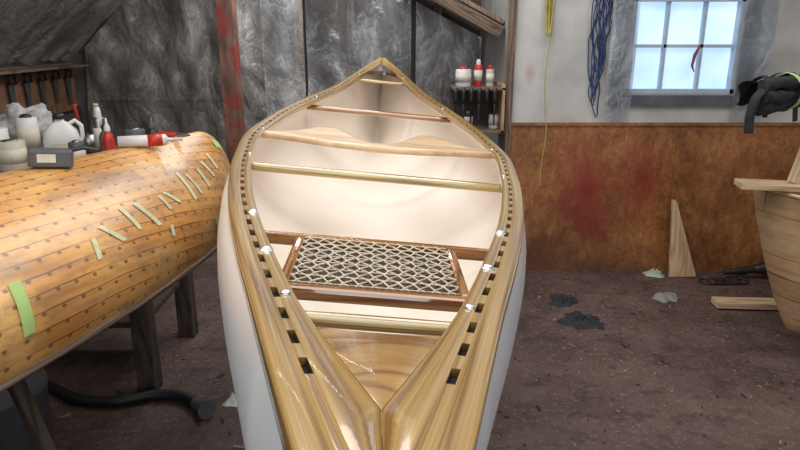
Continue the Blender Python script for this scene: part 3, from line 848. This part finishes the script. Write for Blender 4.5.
mb.obj('plastic_wrap',plain('grey_fluff',(.50,.49,.48),.7,var=.2,sc=25,bmp=.6),loc=(-1.98,3.38,1.11),label='fluffy pale heap of crumpled wrap on the workbench',cat='plastic wrap')
mb=MB().extr([(0,0),(.20,0),(.03,.56),(.0,.57)],0,.018)
mb.obj('wood_offcut',M_pine,loc=(1.97,4.40,.002),rot=(math.radians(80),0,math.radians(2)),label='pale tapered plywood offcut leaning on the wall',cat='wood scrap')
wl=empty('work_lamp',(2.50,4.36,0),(0,0,0),'black clamp work lamp with coiled cable by the wall','work lamp')
MB().lathe([(0,0),(.03,.0),(.036,.04),(.042,.06),(.072,.13),(.070,.13),(.036,.06),(0,.05)],18,M=T(.06,0,.074)@RY(math.radians(85))).obj('lamp_shade',M_black,wl)
cp=[(-.06-.24*q/60+.07*math.sin(q*.42),.05*math.cos(q*.42)-.08,.008+.004*(1+math.sin(q*.9))) for q in range(61)]
MB().tube([(.04,0,.07),(-.02,-.02,.03)]+cp,.006,6).obj('cable',M_black,wl)
MB().tube([(.06,0,.074),(-.05,0,.06),(-.14,.01,.045)],[.03,.024,.018],10).obj('handle',M_black,wl)
MB().box((-.0,.02,.025),(.05,.05,.05)).obj('clamp',M_steel,wl,bevel=.005)
va=empty('shop_vacuum',(-1.66,2.30,0),(0,0,0),'dark grey shop vacuum with black ribbed hose','vacuum cleaner')
MB().lathe([(0,.03),(.17,.03),(.19,.06),(.20,.30),(.205,.31),(.205,.33),(.19,.35),(.17,.42),(.10,.47),(0,.48)],28).obj('tank',M_grey,va)
MB().tube([(-.08,0,.46),(-.08,0,.52),(.08,0,.52),(.08,0,.46)],.012,8).obj('carry_handle',M_black,va)
for a in range(4):
    MB().lathe([(0,-.03),(.02,-.025),(.03,0),(.02,.025),(0,.03)],12,M=T(.16*math.cos(a*1.57+.7),.16*math.sin(a*1.57+.7),.03)@RX(1.57)).obj('caster',M_black,va)
ctlp=[(-.10,.17,.28),(-.18,.27,.20),(-.34,.38,.08),(-.46,.55,.03),(-.30,.64,.03),(-.05,.50,.03),(.12,.40,.03),(.30,.38,.03),(.46,.44,.03),(.60,.43,.03),(.70,.36,.03)]
sp=spline(ctlp,30)
MB().tube(sp,[.023+.004*(i%2) for i in range(len(sp))],10).obj('hose',M_black,va)
MB().tube([(.69,.37,.03),(.73,.33,.035),(.77,.29,.042)],[.027,.028,.046],12).obj('nozzle',M_grey,va)
for i,(a,b,r) in enumerate([(-.95,3.6,.3),(-1.05,4.1,1.0),(-.78,4.3,2.4),(-.95,3.42,.1),(-.66,3.26,2.6)]):
    board('wood_offcut',(a,b,.012),(a+.24*math.cos(r),b+.24*math.sin(r),.012),.035,.02,[M_oldwood,M_pine][i==1],'thin wood offcut lying on the floor','wood scrap')
rag((-.80,2.72,0),.045,.05,M_white,'small crumpled white rag by hose nozzle','rag','rag',7.7)
mb=MB();random.seed(3)
for i in range(3600):
    x=random.uniform(-1.9,3.0);y=random.uniform(1.2,4.5);s=random.uniform(.002,.007)*(2 if i%15==0 else 1);a=random.random()*6.3
    l=s*random.uniform(1,2.0)
    c,si=math.cos(a),math.sin(a)
    z=.002
    mb.add([(x-l*c-s*.6*si,y-l*si+s*.6*c,z),(x-l*c+s*.6*si,y-l*si-s*.6*c,z),(x+l*c+s*.6*si,y+l*si-s*.6*c,z+s*.3),(x+l*c-s*.6*si,y+l*si+s*.6*c,z+s*.3)],[[0,1,2,3]],i%4,None,False)
mb.obj('wood_shavings',[plain('brown_chip',(.22,.145,.10),.9),M_black2,M_oldwood,plain('dust_chip',(.32,.23,.18),.9)],fixn=False,label='scattered wood chips and dust on the floor',cat='wood shavings',kind='stuff')

# ================================================================= workbench with clutter
wb=empty('workbench',(-1.95,3.15,0),(0,0,0),'cluttered old timber workbench','workbench')
MB().box((0,0,1.08),(1.55,.75,.06)).obj('bench_top',M_oldwood,wb,bevel=.004)
for sx in(-1,1):
    for sy in(-1,1):
        MB().box((sx*.70,sy*.30,.525),(.09,.09,1.05)).obj('leg',M_darkwood,wb,bevel=.004)
MB().box((0,0,.35),(1.40,.62,.03)).obj('lower_shelf',M_darkwood,wb)
ZB=1.11
can('paint_can',(-1.78,2.90,ZB),.065,.13,M_cream,M_steel,'cream paint tin on the workbench','can',.05)
can('paint_can',(-1.93,3.02,ZB),.07,.17,M_white,M_steel,'large white paint tin on the workbench','can',.05)
jg=empty('jug',(-1.60,3.02,ZB),(0,0,.4),'white plastic handled jug on the workbench','jug')
MB().lathe([(0,0),(.072,0),(.078,.01),(.080,.12),(.07,.16),(.038,.195),(.02,.205),(.02,.22),(0,.22)],28,sq=(3.5,1,.7)).obj('jug_body',M_white,jg)
MB().tube([(.03,0,.185),(.066,0,.205),(.09,0,.18),(.09,0,.13),(.076,0,.10)],.010,8).obj('handle',M_white,jg)
MB().lathe([(.022,.215),(.023,.215),(.023,.238),(0,.238)],18).obj('cap',M_black,jg)
MB().box((-.0,-.0565,.07),(.08,.002,.07)).obj('label',M_label,jg)
def bottle(loc,r,h,mb_,mc,label,cat='bottle',name='glue_bottle'):
    e=empty(name,loc,(0,0,0),label,cat)
    MB().lathe([(0,0),(r,0),(r*1.02,h*.05),(r,h*.55),(r*.8,h*.66),(r*.42,h*.72),(r*.42,h*.76),(0,h*.76)],20).obj('bottle_body',mb_,e)
    MB().lathe([(r*.5,h*.74),(r*.48,h*.82),(r*.2,h*.9),(r*.12,h),(0,h)],14).obj('cap',mc,e)
bottle((-1.34,2.93,ZB),.028,.23,M_red,M_white,'red glue bottle with white nozzle cap')
bottle((-1.42,3.08,ZB),.03,.21,M_grey,M_black,'dark squeeze bottle on the workbench')
bottle((-1.74,3.25,ZB),.03,.24,M_grey,M_black,'grey bottle with black cap on the workbench')
bottle((-1.24,3.20,ZB),.03,.20,M_black,M_grey,'black bottle on the workbench')
bottle((-1.13,3.02,1.111),.022,.0+.19,M_cream,M_black,'small cream bottle at the bench edge') if False else None
can('spray_can',(-1.50,3.20,ZB),.03,.20,M_steel,M_white,'silver spray can on the workbench','spray can')
can('paint_can',(-1.36,3.28,ZB),.05,.13,M_grey,M_steel,'small grey tin on the workbench','can',.06)
can('jar',(-1.22,3.06,ZB),.035,.10,M_white,M_steel,'small white jar on the workbench','jar',.08)
can('jar',(-1.49,2.93,ZB),.035,.12,M_grey,M_steel,'dark grey jar on the workbench','jar',.08)
can('paint_can',(-1.86,3.20,ZB),.05,.20,M_white,M_black,'tall white tin with black lid on the workbench','can',.08)
MB().box((-2.40,3.22,ZB+.09),(.28,.2,.18),R=RZ(.2).to_3x3()).obj('cardboard_box',M_card,bevel=.004,label='plain cardboard box on the workbench',cat='box')
jb=empty('brush_jar',(-1.62,3.32,ZB),(0,0,0),'steel tin holding several upright brushes','brush jar')
MB().lathe([(0,0),(.045,0),(.045,.10),(.041,.10),(.041,.01),(0,.01)],20).obj('tin',M_steel,jb)
for i,(ax,ay) in enumerate([(.02,.0),(-.02,.01),(.0,-.02),(.01,.025)]):
    MB().tube([(ax,ay,.012),(ax*2.2,ay*2,.17),(ax*2.4,ay*2.1,.19),(ax*3,ay*2.6,.25)],[.006,.007,.012,.014],8).obj('brush',[M_pine,M_red,M_black,M_cream][i],jb)
for x,y,m_,lb in((-1.27,2.84,M_tape,'small roll of masking tape on the workbench'),(-1.90,2.84,M_black2,'roll of black tape on the workbench')):
    MB().lathe([(.03,0),(.05,0),(.05,.025),(.03,.025),(.03,0)],24).obj('tape_roll',m_,loc=(x,y,ZB),label=lb,cat='tape roll')
Mo=Matrix.Translation(oc.location)@oc.rotation_euler.to_matrix().to_4x4()
def onhull(ly,j):
    i=min(max(bisect.bisect(ysl,ly)-1,0),len(ysl)-2)
    return Mo@P[i][j]
p=onhull(1.66,22)
tb_=empty('caulk_tube',(p.x,p.y,p.z+.024),(0,math.radians(90),.35),'white caulk cartridge with red stripe lying on planked canoe','caulk tube')
MB().lathe([(0,-.08),(.021,-.08),(.021,.08),(.016,.085),(.007,.09),(.004,.14),(0,.14)],18).obj('cartridge',M_white,tb_)
MB().lathe([(.0215,.02),(.022,.02),(.022,.07),(.0215,.07)],18).obj('label_band',M_red,tb_)
p=onhull(1.88,21)
pl=empty('pliers',(p.x+.03,p.y,p.z+.010),(0,0,-.3),'small pliers with red handles on planked canoe','pliers')
for s in(-1,1):
    MB().tube([(0,0,.003),(-.04,s*.018,.003),(-.10,s*.02,.003)],.006,8).obj('handle',M_red,pl)
MB().tube([(-.005,0,.003),(.02,0,.003),(.05,0,.003)],[.010,.009,.003],8).obj('jaws',M_steel,pl)
p=onhull(1.27,21)
rd=empty('measuring_gadget',(p.x,p.y,p.z+.002),(0,math.radians(5),.4),'small dark gadget with pale display resting on planked canoe','gadget')
MB().box((0,0,.028),(.12,.06,.052)).obj('case',M_grey,rd,bevel=.006)
MB().box((-.01,-.031,.030),(.05,.003,.025)).obj('display',M_label,rd)
MB().tube([(.05,0,.05),(.09,.0,.06),(.13,.01,.05)],.007,6).obj('lever',M_black,rd)
tr=empty('tool_rack',(-2.90,5.1,1.05),(0,0,0),'brown wooden wall rack with hanging hand saws','tool rack')
MB().box((0,0,.22),(.03,1.4,.40)).obj('back_board',plain('reddish_board',(.24,.12,.065),.7),tr)
MB().box((.08,0,.40),(.16,1.4,.02)).obj('shelf_board',M_oldwood,tr)
MYZ=Matrix(((0,0,1,0),(1,0,0,0),(0,1,0,0),(0,0,0,1)))
for i in range(6):
    y=4.55+i*.21
    e=empty('hand_saw',(-2.855,y,1.36),(0,0,0),'hand saw with dark handle hanging on rack','hand saw');e['group']='hand saws on the wall rack'
    MB().extr([(0,0),(.08,0),(.05,-.2-.03*(i%2)),(.02,-.2-.03*(i%2))],-.001,.001,M=MYZ).obj('blade',M_blade,e)
    MB().tube([(.0,.0,0),(.0,.10,0),(0,.09,.06),(0,.02,.06)],.012,8,closed=True).obj('handle',M_black,e)

# ================================================================= lights
def area(loc,rot,sx,sy,e,c=(1,1,1)):
    l=bpy.data.lights.new('area','AREA');l.shape='RECTANGLE';l.size=sx;l.size_y=sy;l.energy=e;l.color=c
    o=bpy.data.objects.new('ceiling_and_fill_light',l);COL.objects.link(o);o.location=loc;o.rotation_euler=rot;return o  # one name for the ceiling lamps and the added fill lights
def aim(o,t):
    o.rotation_euler=(Vector(t)-o.location).to_track_quat('-Z','Y').to_euler()
area((.1,.9,3.05),(0,0,0),1.4,2.0,32,(1,.98,.96))
area((-.1,3.3,3.05),(0,0,0),1.6,2.2,48,(1,.98,.96))
area((1.9,2.6,3.05),(0,0,0),.8,1.4,24,(1,.97,.94))
area((-1.2,1.0,2.75),(0,math.radians(10),0),.6,1.4,14,(1,.95,.88))
area((-.6,4.9,2.7),(math.radians(15),0,0),1.2,.25,28,(.96,.98,1))  # added light raking across the back plastic
area((.4,-1.9,2.2),(math.radians(62),0,0),2.2,.8,26,(.93,.97,1))  # added cool fill from behind the camera
o=area((-1.5,-1.6,1.5),(0,0,0),1.0,1.0,28,(.84,.93,1));aim(o,(-.2,1.6,1.1))  # unseen fill added low on the left to whiten the hull side
o=area((2.6,-1.4,1.6),(0,0,0),1.0,1.0,24,(.86,.94,1));aim(o,(.6,2.4,1.0))  # its unseen counterpart on the right, also added to brighten
w=bpy.data.worlds.new('world');S.world=w;w.use_nodes=True
w.node_tree.nodes['Background'].inputs[0].default_value=(.6,.7,.85,1);w.node_tree.nodes['Background'].inputs[1].default_value=.5

cam=bpy.data.cameras.new('camera');co=bpy.data.objects.new('camera',cam);COL.objects.link(co)
cam.sensor_width=36;cam.lens=28.8;co.location=(0,0,1.7);co.rotation_euler=(math.radians(90-16.5),0,0);cam.clip_start=.02
S.camera=co
